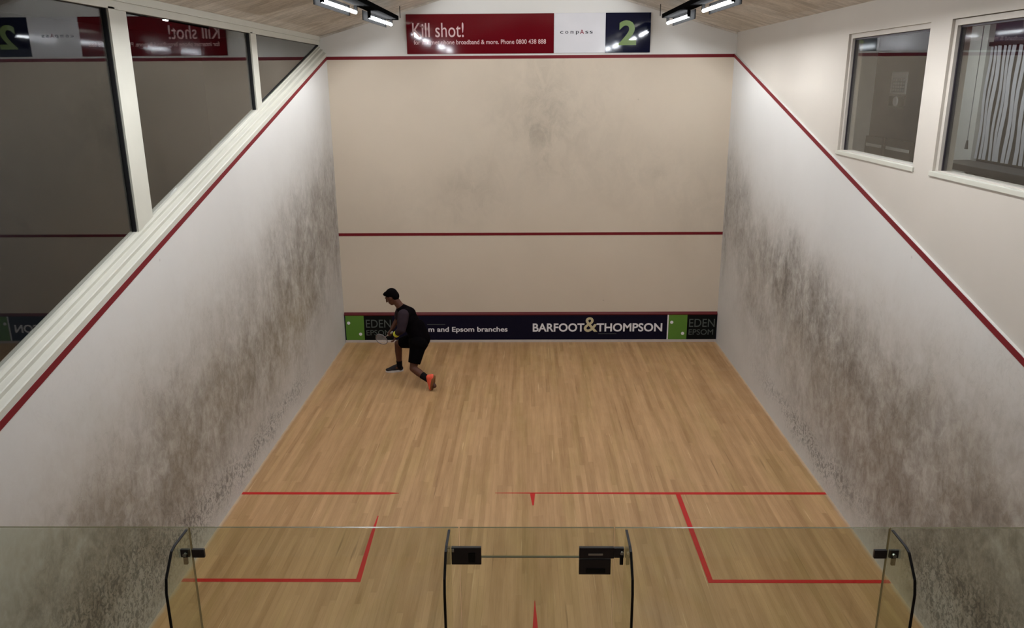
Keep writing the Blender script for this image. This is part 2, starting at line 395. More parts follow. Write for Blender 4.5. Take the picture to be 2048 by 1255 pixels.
gb = lambda y: out_z(y)+.192
mull = [(-3.36, -3.13), (-6.78, -6.47), (-10.1, -9.82)]
bays = [(-3.13, -.015), (-6.47, -3.36), (-9.82, -6.78)]
for i, ((a, b), (m0, m1)) in enumerate(zip(bays, mull)):
    w = empty('window_%d' % (i+1), (-3.42, (a+b)/2, 4.5), ['small triangular dark window next to the front wall', 'middle dark window above the left wall', 'largest dark window above the left wall, cut by the left edge'][i], kind=S)
    bm = B()
    # mullion closing the bay at its rear end, a pair of posts with a groove
    mid = m0+(m1-m0)*.36
    for p0, p1, xf in ((m0, mid-.008, -3.385), (mid+.008, m1, -3.393), (mid-.012, mid+.012, -3.405)):
        prism(bm, [(p0, gb(p0)-.004), (p1, gb(p1)-.004), (p1, 5.035), (p0, 5.035)], 0, -3.45, xf)
    obj('window_frame', bm, M['joinery'], w)
    bm = B()   # dark rubber bead round the pane
    t = .014
    prism(bm, [(b, gb(b)), (b-t, gb(b-t)), (b-t, 5.03), (b, 5.03)], 0, -3.44, -3.402)
    prism(bm, [(a, gb(a)), (a+t, gb(a+t)), (a+t, 5.03), (a, 5.03)], 0, -3.44, -3.41)
    if i == 0: prism(bm, [(a, gb(a)), (b, gb(b)), (b, gb(b)+.014), (a, gb(a)+.014)], 0, -3.44, -3.41)
    prism(bm, [(a, 5.018), (b, 5.018), (b, 5.03), (a, 5.03)], 0, -3.455, -3.41)
    obj('glazing_gasket', bm, M['gasket'], w)
    obj('glass', prism(B(), [(a+.002, gb(a)+.002), (b-.002, gb(b)+.002), (b-.002, 5.028), (a+.002, 5.028)], 0, -3.428, -3.422), M['window_glass'], w)

# right: plaster skin under the line on a painted wall with two windows
wr = obj('wall_right', prism(B(), [(0, 0), (YB, 0), (YB, out_z(YB)+.028), (0, out_z(0)+.028)], 0, W, 3.311), M['wall_right'])
tag(wr, 'scuffed right side wall under the sloping red line', kind=S)
slope_strip('out_line', W-.004, W, -.025, .026, M['red'], wr)
WA = (-6.43, -4.67, 3.69, 4.89); WB = (-8.75, -6.78, 3.69, 4.885)
bm = B()
x0, x1 = 3.311, 3.46
box(bm, x0, x1, YB, 0, 0, 3.69); box(bm, x0, x1, YB, 0, 4.89, CZ(x0)+.03)
for a, b in ((YB, WB[0]), (WB[1], WA[0]), (WA[1], 0)): box(bm, x0, x1, a, b, 3.69, 4.89)
tag(obj('wall_right_upper', bm, M['cream']), 'smooth cream wall above the right red line', kind=S)
for i, (a, b, c, d) in enumerate((WA, WB)):
    w = empty('window_%d' % (i+4), (3.38, (a+b)/2, 4.3), ['right window nearer the front wall, showing a calendar', 'right window cut by the right edge, showing striped blinds'][i], kind=S)
    bm = B(); f = .045
    for (p, q, r, s) in ((a, a+f, c, d), (b-f, b, c, d), (a+f, b-f, d-f, d), (a+f, b-f, c, c+.02)):
        box(bm, 3.335, 3.45, p, q, r, s)
    obj('window_frame', bm, M['cream'], w)
    bm = B()
    for (p, q, r, s) in ((a+f, a+f+.008, c+.02, d-f), (b-f-.012, b-f, c+.02, d-f), (a+f, b-f, d-f-.016, d-f)): box(bm, 3.362, 3.40, p, q, r, s)
    obj('glazing_gasket', bm, M['bracket'], w)
    obj('glass', box(B(), 3.368, 3.374, a+f, b-f, c+.02, d-f), M['window_glass'], w)
    obj('window_sill', box(B(), 3.296, 3.36, a-.03, b+.03, c-.028, c+.012, .004), M['joinery'], w)

# pitched ceiling over court and gallery
for sgn, nm in ((-1, 'ceiling_left'), (1, 'ceiling_right')):
    bm = B()
    prism(bm, [(0, CZ(0)), (sgn*3.62, CZ(3.62)), (sgn*3.62, CZ(3.62)+.15), (0, CZ(0)+.15)], 1, -17.2, .25)
    tag(obj(nm.replace('_', '_'), bm, M['ceiling']), 'mottled board ceiling slope on the %s, rising to the ridge' % nm[8:], kind=S)
bm = B(); 
prism(bm, [(-3.37, CZ(3.37)-.03), (-.02, CZ(.02)-.03), (-.02, CZ(.02)-.002), (-3.37, CZ(3.37)-.002)], 1, -.03, -.001)
prism(bm, [(3.30, CZ(3.30)-.03), (.02, CZ(.02)-.03), (.02, CZ(.02)-.002), (3.30, CZ(3.30)-.002)], 1, -.03, -.001)
tag(obj('trim_3', bm, M['ceiling']), 'thin brown cornice bead where ceiling meets front wall', kind=S)

# gallery the photograph is taken from
g = obj('floor_gallery', box(B(), -3.6, 3.6, -17.0, -13.0, 2.6, 2.83), M['carpet']); tag(g, 'spectator gallery floor behind the court', kind=S)
tag(obj('wall_back', box(B(), -3.7, 3.7, -17.2, -17.0, 0, 6.2), M['gallery']), 'back wall of the spectator gallery', kind=S)
tag(obj('wall_gallery_left', box(B(), -3.6, -3.46, -17.0, YB, 0, 5.2), M['gallery']), 'side wall of the gallery on the left', kind=S)
tag(obj('wall_gallery_right', box(B(), 3.46, 3.6, -17.0, YB, 0, 5.2), M['gallery']), 'side wall of the gallery on the right', kind=S)
tag(obj('wall_under_gallery', box(B(), -3.46, 3.46, -13.1, -12.8, 0, 2.6), M['gallery']), 'wall below the gallery edge', kind=S)
# dark room behind the left windows
bm = B(); box(bm, -6.6, -6.5, -13, 3.17, 0, 5.3)
tag(obj('wall_neighbour', bm, M['dark_room']), 'far wall of the dark room behind the left windows', kind=S)
tag(obj('wall_neighbour_end', box(B(), -6.5, -3.66, 3.07, 3.17, 0, 5.3), M['dark_room']), 'end wall of the dark room behind the left windows', kind=S)
tag(obj('wall_neighbour_side', box(B(), -3.66, -3.47, .21, 3.17, 0, 5.3), M['dark_room']), 'side wall of the dark room beyond the court', kind=S)
tag(obj('ceiling_neighbour', box(B(), -6.6, -3.63, -13, 3.17, 5.3, 5.4), M['dark_room']), 'ceiling of the dark room behind the left windows', kind=S)
tag(obj('floor_neighbour', box(B(), -6.6, -3.47, -13, 3.17, -.1, 0), M['carpet']), 'floor of the dark room behind the left windows', kind=S)
# lounge behind the right windows, its floor level with the gallery
tag(obj('floor_lounge', box(B(), 3.47, 6.4, -13, 1.84, 2.7, 2.8), M['carpet']), 'carpeted lounge floor behind the right windows', kind=S)
tag(obj('ceiling_lounge', box(B(), 3.63, 6.4, -13, 1.84, 5.35, 5.45), M['lounge_light']), 'lounge ceiling behind the right windows', kind=S)
tag(obj('wall_lounge_end', box(B(), 3.47, 6.4, 1.74, 1.84, 2.8, 5.35), M['lounge_light']), 'pale grey end wall of the lounge', kind=S)
tag(obj('wall_lounge_far', box(B(), 6.3, 6.4, -13, 1.74, 2.8, 5.35), M['lounge_dark']), 'slate grey far wall of the lounge', kind=S)
tag(obj('wall_lounge_column', box(B(), 6.22, 6.3, -1.98, -.45, 2.8, 5.35), M['lounge_light']), 'pale grey wall panel left of the striped blinds', kind=S)

# ================================================================== THE TIN
tin = empty('squash_tin', (0, -.03, 0), 'long low board with printed advertising along the foot of the front wall', 'tin board')
TY = -.03
obj('board', box(B(), -W+.004, W-.004, TY, -.001, .045, .497), M['navy'], tin)
obj('top_strip', prism(B(), [(-.001, .497), (TY-.006, .497), (TY-.006, .512), (-.001, .548)], 0, -W+.004, W-.004), M['tinred'], tin)
obj('base_strip', box(B(), -W+.004, W-.004, TY-.008, -.001, 0, .045), M['plinth'], tin)
def panel(x0, x1, mat, name, z0=.047, z1=.496): return obj(name, box(B(), x0, x1, TY-.003, TY, z0, z1), mat, tin)
for x0, dx in ((-3.262, 0), (2.432, 0)):
    gp = panel(x0, x0+.325, M['green'], 'green_panel')
    for (px, pz) in ((.055, .36), (.255, .155)):
        bm = B(); bmesh.ops.create_cone(bm, cap_ends=True, segments=20, radius1=.028, radius2=.028, depth=.003,
            matrix=Matrix.Translation((x0+px, TY-.0045, pz)) @ Matrix.Rotation(math.pi/2, 4, 'X'))
        obj('white_dot', bm, M['letter_white'], gp)
    w = .5 if x0 < 0 else .51
    bp = panel(x0+.326, x0+.326+w, M['blackprint'], 'black_panel')
    text('lettering', 'EDEN', x0+.36, x0+.30+w, .275, .42, TY-.003, M['letter_grey'], bp)
    text('lettering', 'EPSOM', x0+.36, x0+.28+w, .13, .23, TY-.003, M['letter_grey'], bp)
obj('white_divider', box(B(), 2.41, 2.431, TY-.003, TY, .047, .496), M['letter_white'], tin)
text('lettering', 'm and Epsom branches', -1.80, -.40, .165, .285, TY, M['letter_white'], tin, .018)
obj('fine_print', box(B(), -1.82, -1.50, TY-.001, TY, .325, .333), M['letter_grey'], tin)
text('lettering', 'BARFOOT', .045, .955, .19, .345, TY, M['letter_white'], tin, .022)
text('lettering', 'THOMPSON', 1.17, 2.325, .19, .345, TY, M['letter_white'], tin, .022)
text('ampersand', '&', .945, 1.185, .185, .455, TY, M['letter_gold'], tin, .012)
obj('fine_print', box(B(), 1.20, 1.52, TY-.001, TY, .148, .155), M['letter_grey'], tin)

# ================================================================== SIGNS ABOVE THE OUT LINE
def sign(name, x0, x1, mat, label):
    e = empty(name, ((x0+x1)/2, -.02, 5.17), label, 'sign')
    obj('panel', box(B(), x0, x1, -.022, -.001, 4.872, 5.475, .003), mat, e)
    return e
sr = sign('advertising_sign', -1.972, .386, M['signred'], 'wide glossy red sign reading Kill shot! above the front wall line')
text('lettering', 'Kill shot!', -1.875, -1.055, 5.125, 5.345, -.022, M['letter_pink'], sr, .0)
text('lettering', 'for internet phone broadband & more. Phone 0800 438 888', -1.86, .26, 4.995, 5.085, -.022, M['letter_pink'], sr, .008)
sw = sign('sponsor_sign', .388, 1.206, M['signwhite'], 'white sign with small dark spaced lettering between red and navy signs')
for ch, x in zip('comp ss', (.485, .565, .65, .735, 0, .885, .955)):
    if ch != ' ': text('lettering', ch, x, x+.05, 5.165 if ch != 'p' else 5.15, 5.205, -.022, M['letter_dark'], sw, .01)
text('lettering', 'A', .80, .865, 5.16, 5.225, -.022, M['letter_red'], sw, .012)
sn = sign('court_number_sign', 1.208, 1.925, M['signnavy'], 'square navy sign with a lime green number 2')
text('numeral', '2', 1.42, 1.70, 4.985, 5.36, -.022, M['letter_lime'], sn, .03)

# ================================================================== LIGHTS
def batten(sg, y0, y1, tubes, label, tm='tube'):
    e = empty('fluorescent_light', (sg*2.0, (y0+y1)/2, 5.33), label, 'ceiling light')
    xo = lambda y: 2.03+.036*(-y-1.1) if y > -5.5 else 2.1      # the tubes splay out slightly from the housing
    obj('housing', box(B(), sg*1.95, sg*2.12, y0, y1, 5.325, 5.385, .006), M['matt_black'], e)
    for a in (y0+.35, y1-.35):
        obj('hanger_rod', tube(B(), [(sg*1.98, a, 5.38), (sg*1.98, a, CZ(1.98)+.01)], .006), M['housing'], e)
    for (a, b) in tubes:
        xa, xb = xo(a), xo(b)
        obj('tube', tube(B(), [(sg*xa, a, 5.25), (sg*xb, b, 5.25)], .019, 16), M[tm], e, True)
        for c, d, x in ((a, .03, xa), (b, -.03, xb)):
            obj('lamp_holder', box(B(), sg*(x-.02), sg*(x+.02), min(c, c+d), max(c, c+d), 5.236, 5.326, .004), M['matt_black'], e)
        bm = B(); prism(bm, [(sg*(xa+.08), a+.06), (sg*(xb+.08), b-.06), (sg*(xb+.083), b-.06), (sg*(xa+.083), a+.06)], 2, 5.212, 5.335)
        obj('reflection_blocker', bm, M['matt_black'], e)  # added strip that blocks the tube's reflection in the side windows
    return e
batten(-1, -.92, -4.9, [(-1.15, -2.55), (-3.30, -4.72)], 'twin-tube strip light with dark housing near the left top of the front wall')
batten(1, -.92, -4.6, [(-1.02, -2.33), (-3.12, -4.38)], 'twin-tube strip light with dark housing near the right top of the front wall')
batten(-1, -5.9, -9.6, [(-6.1, -7.3), (-8.1, -9.3)], 'strip light over the rear of the court, left side', 'tube_dim')
batten(1, -5.9, -9.6, [(-6.1, -7.3), (-8.1, -9.3)], 'strip light over the rear of the court, right side', 'tube_dim')
e = empty('lounge_light', (5, -3, 5.3), 'unseen ceiling panel added to light the lounge behind the right windows', 'ceiling light')  # out of view, added to brighten the lounge
obj('diffuser', box(B(), 4.5, 5.4, -4.2, -1.6, 5.30, 5.34), M['lounge_fill'], e); obj('frame', box(B(), 4.45, 5.45, -4.25, -1.55, 5.335, 5.349), M['white'], e)

# ================================================================== GLASS BACK WALL
GT = 2.157; FX = (-1.872, -.473, .465, 1.862); DX = (-.423, .405)     # fin planes, door joints
M['glass_edge'] = plain('polished_glass_edge', lin(92, 88, 60), .25, .5)
gwall = empty('wall_rear', (0, BACK, 0), 'clear frameless glass back wall of the court', kind=S)
def gpanel(x0, x1, z0, z1, label):
    return edges(obj('glass_panel', box(B(), x0, x1, BACK-.012, BACK, z0, z1), [M['court_glass'], M['glass_edge']], gwall))
def edges(o):
    for p in o.data.polygons:
        if abs(p.normal.y) < .5: p.material_index = 1
    return o
gpanel(-W+.004, FX[0]-.003, .01, GT, 'clear glass back wall panel touching the scuffed left wall')
gpanel(FX[0]+.003, DX[0]-.003, .01, GT, 'clear glass back wall panel just left of the glass door')
gpanel(DX[1]+.003, FX[3]-.003, .01, GT, 'clear glass back wall panel just right of the glass door')
gpanel(FX[3]+.003, W-.004, .01, GT, 'clear glass back wall panel touching the scuffed right wall')
gpanel(DX[0]+.003, DX[1]-.003, 1.982, GT, 'narrow strip of glass above the glass door')
for x, lab in zip(FX, ('glass stiffening fin with black edge at the far left of the back wall', 'glass stiffening fin with black edge on the left of the door',
                       'glass stiffening fin with black edge on the right of the door', 'glass stiffening fin with black edge at the far right of the back wall')):
    e = empty('glass_fin', (x, BACK-.17, 0), lab, 'glass fin')
    y0 = BACK-.016
    prof = [(y0, .01), (y0-.318, .01), (y0-.318, 1.98), (y0-.30, 2.05), (y0-.21, GT-.010), (y0-.17, GT), (y0, GT)]
    obj('fin_glass', prism(B(), prof, 0, x-.005, x+.005), M['court_glass'], e)
    # black rubber seal following the outer edge
    bm = B()
    edge = prof[1:6]+[(y0-.02, GT)]
    off = [(-.005, 0), (-.005, .002), (-.0045, .003), (-.003, .005), (-.001, .005), (0, .005)]
    for (p, o1), (q, o2) in zip(list(zip(edge, off))[:-1], list(zip(edge, off))[1:]):
        prism(bm, [p, q, (q[0]+o2[0], q[1]+o2[1]), (p[0]+o1[0], p[1]+o1[1])], 0, x-.0065, x+.0065)
    obj('edge_seal', bm, M['gasket'], e)
    if abs(x) > 1:
        s = 1 if x < 0 else -1      # clamp plates: long side towards the court centre
        bm = B()
        box(bm, x+s*.008, x+s*.075, BACK-.030, BACK-.0125, 1.985, 2.035, .003)
        box(bm, x-s*.055, x-s*.006, BACK-.028, BACK-.0125, 1.987, 2.033, .003)
        obj('clamp_plate', bm, M['bracket'], e)
        obj('clamp_bolt', tube(B(), [(x-s*.024, BACK-.028, 2.012), (x-s*.024, BACK-.05, 2.012)], .011, 14), M['chrome'], e)
        obj('clamp_lever', box(B(), x-s*.036, x-s*.014, BACK-.044, BACK-.029, 1.952, 2.004, .003), M['gasket'], e)
d = empty('door_1', (0, BACK, 0), 'frameless glass door in the middle of the back wall', kind=S)
edges(obj('door_leaf', box(B(), DX[0]+.002, DX[1]-.002, BACK-.012, BACK, .012, 1.976), [M['court_glass'], M['glass_edge']], d))
p = obj('patch_fitting', box(B(), -.466, -.306, BACK-.034, BACK-.0125, 1.948, 2.05, .003), M['bracket'], d)
obj('pivot_cover', box(B(), -.375, -.338, BACK-.038, BACK-.033, 1.962, 2.02, .003), M['gasket'], p)
obj('screw_cap', box(B(), -.464, -.45, BACK-.038, BACK-.033, 2.026, 2.046, .002), M['chrome'], p)
p = obj('patch_fitting', box(B(), .218, .405, BACK-.034, BACK-.0125, 1.986, 2.05, .003), M['bracket'], d)
obj('lock_plate', box(B(), .218, .388, BACK-.034, BACK-.0125, 1.888, 1.980, .003), M['bracket'], p)
obj('lock_slot', box(B(), .255, .36, BACK-.039, BACK-.033, 1.90, 1.925, .002), M['gasket'], p)
obj('slot_highlight', box(B(), .266, .345, BACK-.037, BACK-.033, 2.006, 2.019, .001), M['chrome'], p)  # chrome bar modelled in place of a highlight along the slot
obj('fin_bracket', box(B(), .406, .457, BACK-.034, BACK-.0125, 1.99, 2.048, .003), M['bracket'], p)
obj('bracket_bolt', tube(B(), [(.443, BACK-.033, 2.03), (.443, BACK-.055, 2.03)], .009, 12), M['chrome'], p)
obj('bracket_lever', box(B(), .434, .453, BACK-.046, BACK-.034, 1.955, 2.012, .003), M['gasket'], p)

# ================================================================== LOUNGE FURNISHINGS
cal = empty('wall_calendar', (6.295, .75, 4.35), 'white grid calendar hanging on the slate grey lounge wall', 'calendar')
X = 6.299
obj('sheet', box(B(), X-.006, X, .44, 1.05, 4.19, 4.55), M['paper'], cal)
bm = B()
for i in range(5): box(bm, X-.009, X-.006, .50, .99, 4.22+.055*i, 4.222+.055*i+.01)
for i in range(6): box(bm, X-.009, X-.006, .50+.094*i, .514+.094*i, 4.22, 4.45)
obj('printed_grid', bm, M['greyprint'], cal)
clk = empty('wall_thermostat', (X, .72, 4.08), 'small round-faced white device under the calendar', 'thermostat')
bm = B(); box(bm, X-.02, X-.002, .42, 1.05, 3.98, 4.16, .015); obj('backplate', bm, M['black'], clk)
bm = B(); bmesh.ops.create_cone(bm, cap_ends=True, segments=28, radius1=.085, radius2=.075, depth=.02, matrix=Matrix.Translation((X-.03, .74, 4.07)) @ Matrix.Rotation(-math.pi/2, 4, 'Y')); obj('dial', bm, M['paper'], clk)
def bench(y0, y1, z, xw, label, legs=True):
    e = empty('bench', (xw, (y0+y1)/2, 2.8), label, 'bench', )
    obj('seat', box(B(), xw-.24, xw+.2, y0, y1, z-.09, z, .012), M['black'], e)
    for yy in (y0+.08, y1-.08):
        for xx in (xw-.19, xw+.15): obj('leg', box(B(), xx-.018, xx+.018, yy-.018, yy+.018, 2.8, z-.09), M['chrome'], e)
    return e
for y0, y1, lab in ((.97, 1.62, 'black table with a white strip below the calendar, nearer the front wall'), (-.1, .78, 'black table with a white strip below the calendar, nearer the window pier')):
    e = empty('side_table', (6.0, (y0+y1)/2, 2.8), lab, 'table')
    obj('tabletop', box(B(), 5.86, 6.22, y0, y1, 3.10, 3.13, .004), M['black'], e)
    obj('backboard', box(B(), 6.22, 6.28, y0-.05, y1+.05, 3.0, 3.44, .004), M['black'], e)
    obj('edge_strip', box(B(), 6.212, 6.22, y0, y1, 3.265, 3.315), M['white'], e)
    obj('apron', box(B(), 5.88, 6.21, y0+.01, y1-.01, 3.0, 3.099), M['black'], e)
    for yy in (y0+.05, y1-.05): obj('leg', box(B(), 5.90, 5.94, yy-.02, yy+.02, 2.8, 3.0), M['chrome'], e)
bench(-4.3, -1.92, 3.33, 6.03, 'long black padded bench under the striped blinds')
bl = empty('vertical_blind', (6.27, -3, 4.9), 'pale vertical blind with dark gaps hanging in the lounge', 'blind')
obj('head_rail', box(B(), 6.23, 6.29, -4.4, -2.0, 4.86, 4.91), M['black'], bl)
obj('dark_window', box(B(), 6.285, 6.299, -4.4, -2.0, 3.34, 4.86), M['black'], bl)
bm = B(); y = -2.03
while y > -4.38:
    wdt = random.uniform(.02, .055)
    a = random.uniform(-.25, .25)
    n = 8
    L = [(6.24+.008*math.sin(k*1.3+y*9), y+.005*math.sin(k*.9+y*7)+a*.008*k, 4.86-k*(1.5/n)) for k in range(n+1)]
    for p_, q_ in zip(L, L[1:]):
        vs = [bm.verts.new(c) for c in ((p_[0], p_[1], p_[2]), (p_[0]+.02, p_[1]-wdt, p_[2]), (q_[0]+.02, q_[1]-wdt, q_[2]), (q_[0], q_[1], q_[2]))]
        bm.faces.new(vs)
    y -= wdt+random.uniform(.05, .10)
bmesh.ops.remove_doubles(bm, verts=bm.verts, dist=1e-4)
bmesh.ops.solidify(bm, geom=bm.faces[:], thickness=.002)
obj('slats', bm, M['blind'], bl, recalc=False)
e = empty('blind_cord', (3.52, -6.93, 4.85), 'thin grey cord with a weight just behind the right-hand window', 'cord')
obj('cord', tube(B(), [(3.50, -6.90, 4.83), (3.50, -6.90, 3.95)], .003), M['greyprint'], e)
obj('weight', tube(B(), [(3.50, -6.90, 3.96), (3.50, -6.90, 3.89)], [.007, .014], 12), M['black'], e)

# ================================================================== THE PLAYER
skin = plain('brown_skin', lin(84, 50, 35), .6, .3, var=.08, vs=20)
hairm = plain('black_hair', lin(9, 6, 6), .9, .05, vs=60, var=.2)
shirtm = plain('black_sports_shirt', lin(7, 4, 6), .95, .05, vs=14, var=.15)
sleevem = plain('plum_grey_sleeve', lin(46, 35, 41), .9, .15, vs=14, var=.12)
shortm = plain('black_shorts', lin(6, 4, 5), .95, .05, vs=14, var=.15)
sockm = plain('black_sock', lin(18, 14, 15), .9, .1)
bandm = plain('yellow_wristband', lin(205, 208, 70), .8, .2)
coral = plain('coral_shoe', lin(236, 96, 70), .6, .3)
solem = plain('white_shoe_sole', lin(205, 200, 198), .6, .3)
gum = plain('brown_shoe_sole', lin(120, 76, 42), .6, .3)
V = Vector
P = empty('person', (-1.8, -1.95, 0), 'person in black shirt and shorts lunging low to the left near the front left corner', 'person')
head = V((-2.108, -1.85, 1.318)); neck = V((-1.985, -1.86, 1.185))
shL = V((-1.905, -2.03, 1.09)); shR = V((-1.985, -1.70, 1.10)); chest = V((-1.86, -1.87, .985))
waist = V((-1.765, -1.90, .82)); pelvis = V((-1.70, -1.92, .68))
hipL = V((-1.705, -2.01, .625)); hipR = V((-1.745, -1.82, .625))
kneeL = V((-1.785, -2.13, .275)); ankL = V((-1.505, -2.31, .135)); kneeR = V((-2.085, -1.60, .50)); ankR = V((-2.09, -1.53, .095))
elL = V((-1.935, -2.11, .885)); wrL = V((-2.045, -1.98, .765)); elR = V((-2.07, -1.66, .90)); wrR = V((-2.15, -1.72, .775))
fw_ = V((-.86, .12, -.50)).normalized()        # gaze
side = V((0, 0, 1)).cross(fw_).normalized(); upv = fw_.cross(side).normalized()
HR = Matrix((fw_, side, upv)).transposed()      # head axes: x front, y side, z up
def H(x, y, z): return head+HR @ V((x, y, z))
bm = B()
ellip(bm, H(-.012, 0, .018), (.096, .076, .098), HR)
ellip(bm, H(.018, 0, -.055), (.068, .056, .062), HR)
ellip(bm, H(.040, 0, -.095), (.034, .034, .024), HR, 2)
cone(bm, H(.088, 0, .010), H(.104, 0, -.028), .009, .014, 12)
ellip(bm, H(.080, 0, .030), (.016, .05, .012), HR, 2)
ellip(bm, H(.078, 0, -.058), (.014, .024, .009), HR, 2)
for s in (-1, 1):
    ellip(bm, H(-.005, s*.078, -.006), (.019, .009, .031), HR, 2)
cone(bm, neck+V((.03, 0, -.05)), H(-.03, 0, -.06), .062, .056)
def limb(pts, rs):
    for (a, b), (r, q) in zip(zip(pts, pts[1:]), zip(rs, rs[1:])): cone(bm, a, b, r, q)
for a, r in ((shL, .062), (shR, .062)): cone(bm, chest+V((0, 0, .07)), a, .10, r)
cone(bm, neck+V((.03, 0, -.05)), chest, .07, .12); ellip(bm, chest, (.115, .165, .14), Matrix.Rotation(math.radians(-32), 3, 'Y'))
cone(bm, chest, waist, .125, .118); cone(bm, waist, pelvis, .12, .135); cone(bm, hipL, hipR, .12, .12)
limb([hipL, hipL.lerp(kneeL, .5), kneeL, kneeL.lerp(ankL, .32), ankL], [.098, .076, .055, .058, .036])
limb([hipR, hipR.lerp(kneeR, .5), kneeR, kneeR.lerp(ankR, .32), ankR], [.098, .076, .055, .058, .036])
limb([shL, elL, wrL], [.058, .041, .027]); limb([shR, elR, wrR], [.058, .041, .027])
cone(bm, ankL, ankL+V((.06, -.04, -.06)), .035, .034); cone(bm, ankR, ankR+V((-.11, -.01, -.055)), .033, .018)
# hands: palm, four unequal bent fingers and a thumb from the side of the palm
def hand(w, d, n, t, curl, scale=1.):
    """w wrist, d direction of the hand, n palm normal (side the fingers curl to), t thumb side"""
    d, n, t = V(d).normalized(), V(n).normalized(), V(t).normalized()
    pc = w+d*.045*scale
    for k in (-1, -.33, .33, 1): cone(bm, w+t*k*.012, w+d*.082+t*k*.027, .017, .012, 10)
    for k, L in ((1, .070), (.33, .080), (-.33, .075), (-1, .058)):
        base = w+d*.082+t*k*.027; a = 0; p0 = base; rr = .0098
        for j, f in enumerate((.45, .32, .23)):
            a += curl*(1.0 if j else .8)
            dd = (d*math.cos(a)+n*math.sin(a)); p1 = p0+dd*L*f
            cone(bm, p0, p1, rr, rr-.0008, 10); p0 = p1; rr -= .0008
    b0 = w+d*.025+t*.028; b1 = b0+(d*.6+t*.7+n*.25).normalized()*.034; b2 = b1+(d*.75+n*.65*min(1, curl)+t*.1).normalized()*.030
    cone(bm, b0-t*.01, b1, .014, .012, 10); cone(bm, b1, b2, .0115, .0095, 10)
gripdir = V((-.42, .62, -.40)).normalized()      # racket shaft direction
hand(wrL, (-.30, .05, -.95), (-.9, .3, .2), (.1, .95, .1), .45)
dR = V((-.55, -.35, -.70)).normalized(); nR = dR.cross(gripdir).normalized()
hand(wrR, dR, nR, gripdir, 1.15)
body = blend('body', bm, skin, P, .0062, 5, .5)
tag(body, 'continuous brown-skinned body, bent forward')
bm = B()
eyem = plain('dark_eye', lin(20, 16, 15), .2)
for s in (-1, 1):
    bm = B(); ellip(bm, H(.083, s*.030, .006), (.008, .012, .006), HR, 2); obj('eye', bm, eyem, P, True)
# hair
bm = B()
ellip(bm, H(-.026, 0, .040), (.098, .083, .092), HR); ellip(bm, H(-.06, 0, .0), (.066, .077, .082), HR); ellip(bm, H(.045, 0, .088), (.048, .062, .030), HR)
for k in range(60):
    a, b = random.uniform(-1, 1), random.uniform(-1, 1)
    c = H(-.02+a*.075, b*.06, .105-.05*(a*a+b*b)*.9); cone(bm, c, c+HR @ V((random.uniform(.0, .028), random.uniform(-.012, .012), .012)), .010, .005, 8)
hair = blend('hair', bm, hairm, P, .0055, 2, .4)
# the hair must not cover the face: trim everything in front of the hairline
me = hair.data; bmh = bmesh.new(); bmh.from_mesh(me); inv = HR.transposed()
dl = [v for v in bmh.verts if (lambda q: q.x > .052 and q.z < .060 or (q.x > .0 and q.z < -.01))(inv @ (v.co-head))]
bmesh.ops.delete(bmh, geom=dl, context='VERTS'); bmh.to_mesh(me); bmh.free()
# shirt
bm = B()
for a in (shL, shR): cone(bm, chest+V((.005, 0, .07)), a, .115, .076)
cone(bm, neck+V((.035, 0, -.055)), chest, .082, .135); ellip(bm, chest, (.130, .178, .155), Matrix.Rotation(math.radians(-32), 3, 'Y'))
cone(bm, chest, waist, .140, .135); cone(bm, waist, pelvis+V((0, 0, .02)), .135, .148)
cone(bm, waist+V((.055, 0, .06)), pelvis+V((.03, 0, 0)), .10, .14)
ellip(bm, pelvis+V((-.01, 0, -.005)), (.152, .175, .075), Matrix.Rotation(math.radians(-15), 3, 'Y'))
blend('shirt', bm, shirtm, P, .008, 6, .5)
nm_first = True
for nm, a, b, r0, r1 in (('sleeve', shL+V((-.005, -.002, .0)), elL, .086, .064), ('sleeve', shR, shR.lerp(elR, .85), .078, .064)):
    bm = B(); m_ = a.lerp(b, .5); cone(bm, a, m_, r0, (r0+r1)/2+.006)
    tube(bm, [m_, b], [(r0+r1)/2+.006, r1], 24)
    if nm_first: cone(bm, b, elL.lerp(wrL, .58), r1, .054)
    nm_first = False
    tag(blend(nm, bm, sleevem, P, .007, 5, .5), 'plum grey sleeve')
# shorts
bm = B()
cone(bm, hipL, hipR, .140, .140); cone(bm, pelvis, pelvis+V((0, 0, -.05)), .150, .145)
for h, k, f, r1 in ((hipL, kneeL, .80, .094), (hipR, kneeR, .80, .088)):
    q = h.lerp(k, .45); e_ = h.lerp(k, f)
    cone(bm, h, q, .130, .108); tube(bm, [q, e_], [.108, r1], 24)
blend('shorts', bm, shortm, P, .008, 5, .5)
# socks
for a, b in ((kneeL, ankL), (kneeR, ankR)):
    f0 = .52 if a is kneeL else .74
    bm = B(); tube(bm, [a.lerp(b, f0), a.lerp(b, .85), b], [.057 if f0 < .6 else .048, .046, .045], 20); cone(bm, a.lerp(b, .9), b, .044, .045)
    blend('sock', bm, sockm, P, .006, 4, .4)
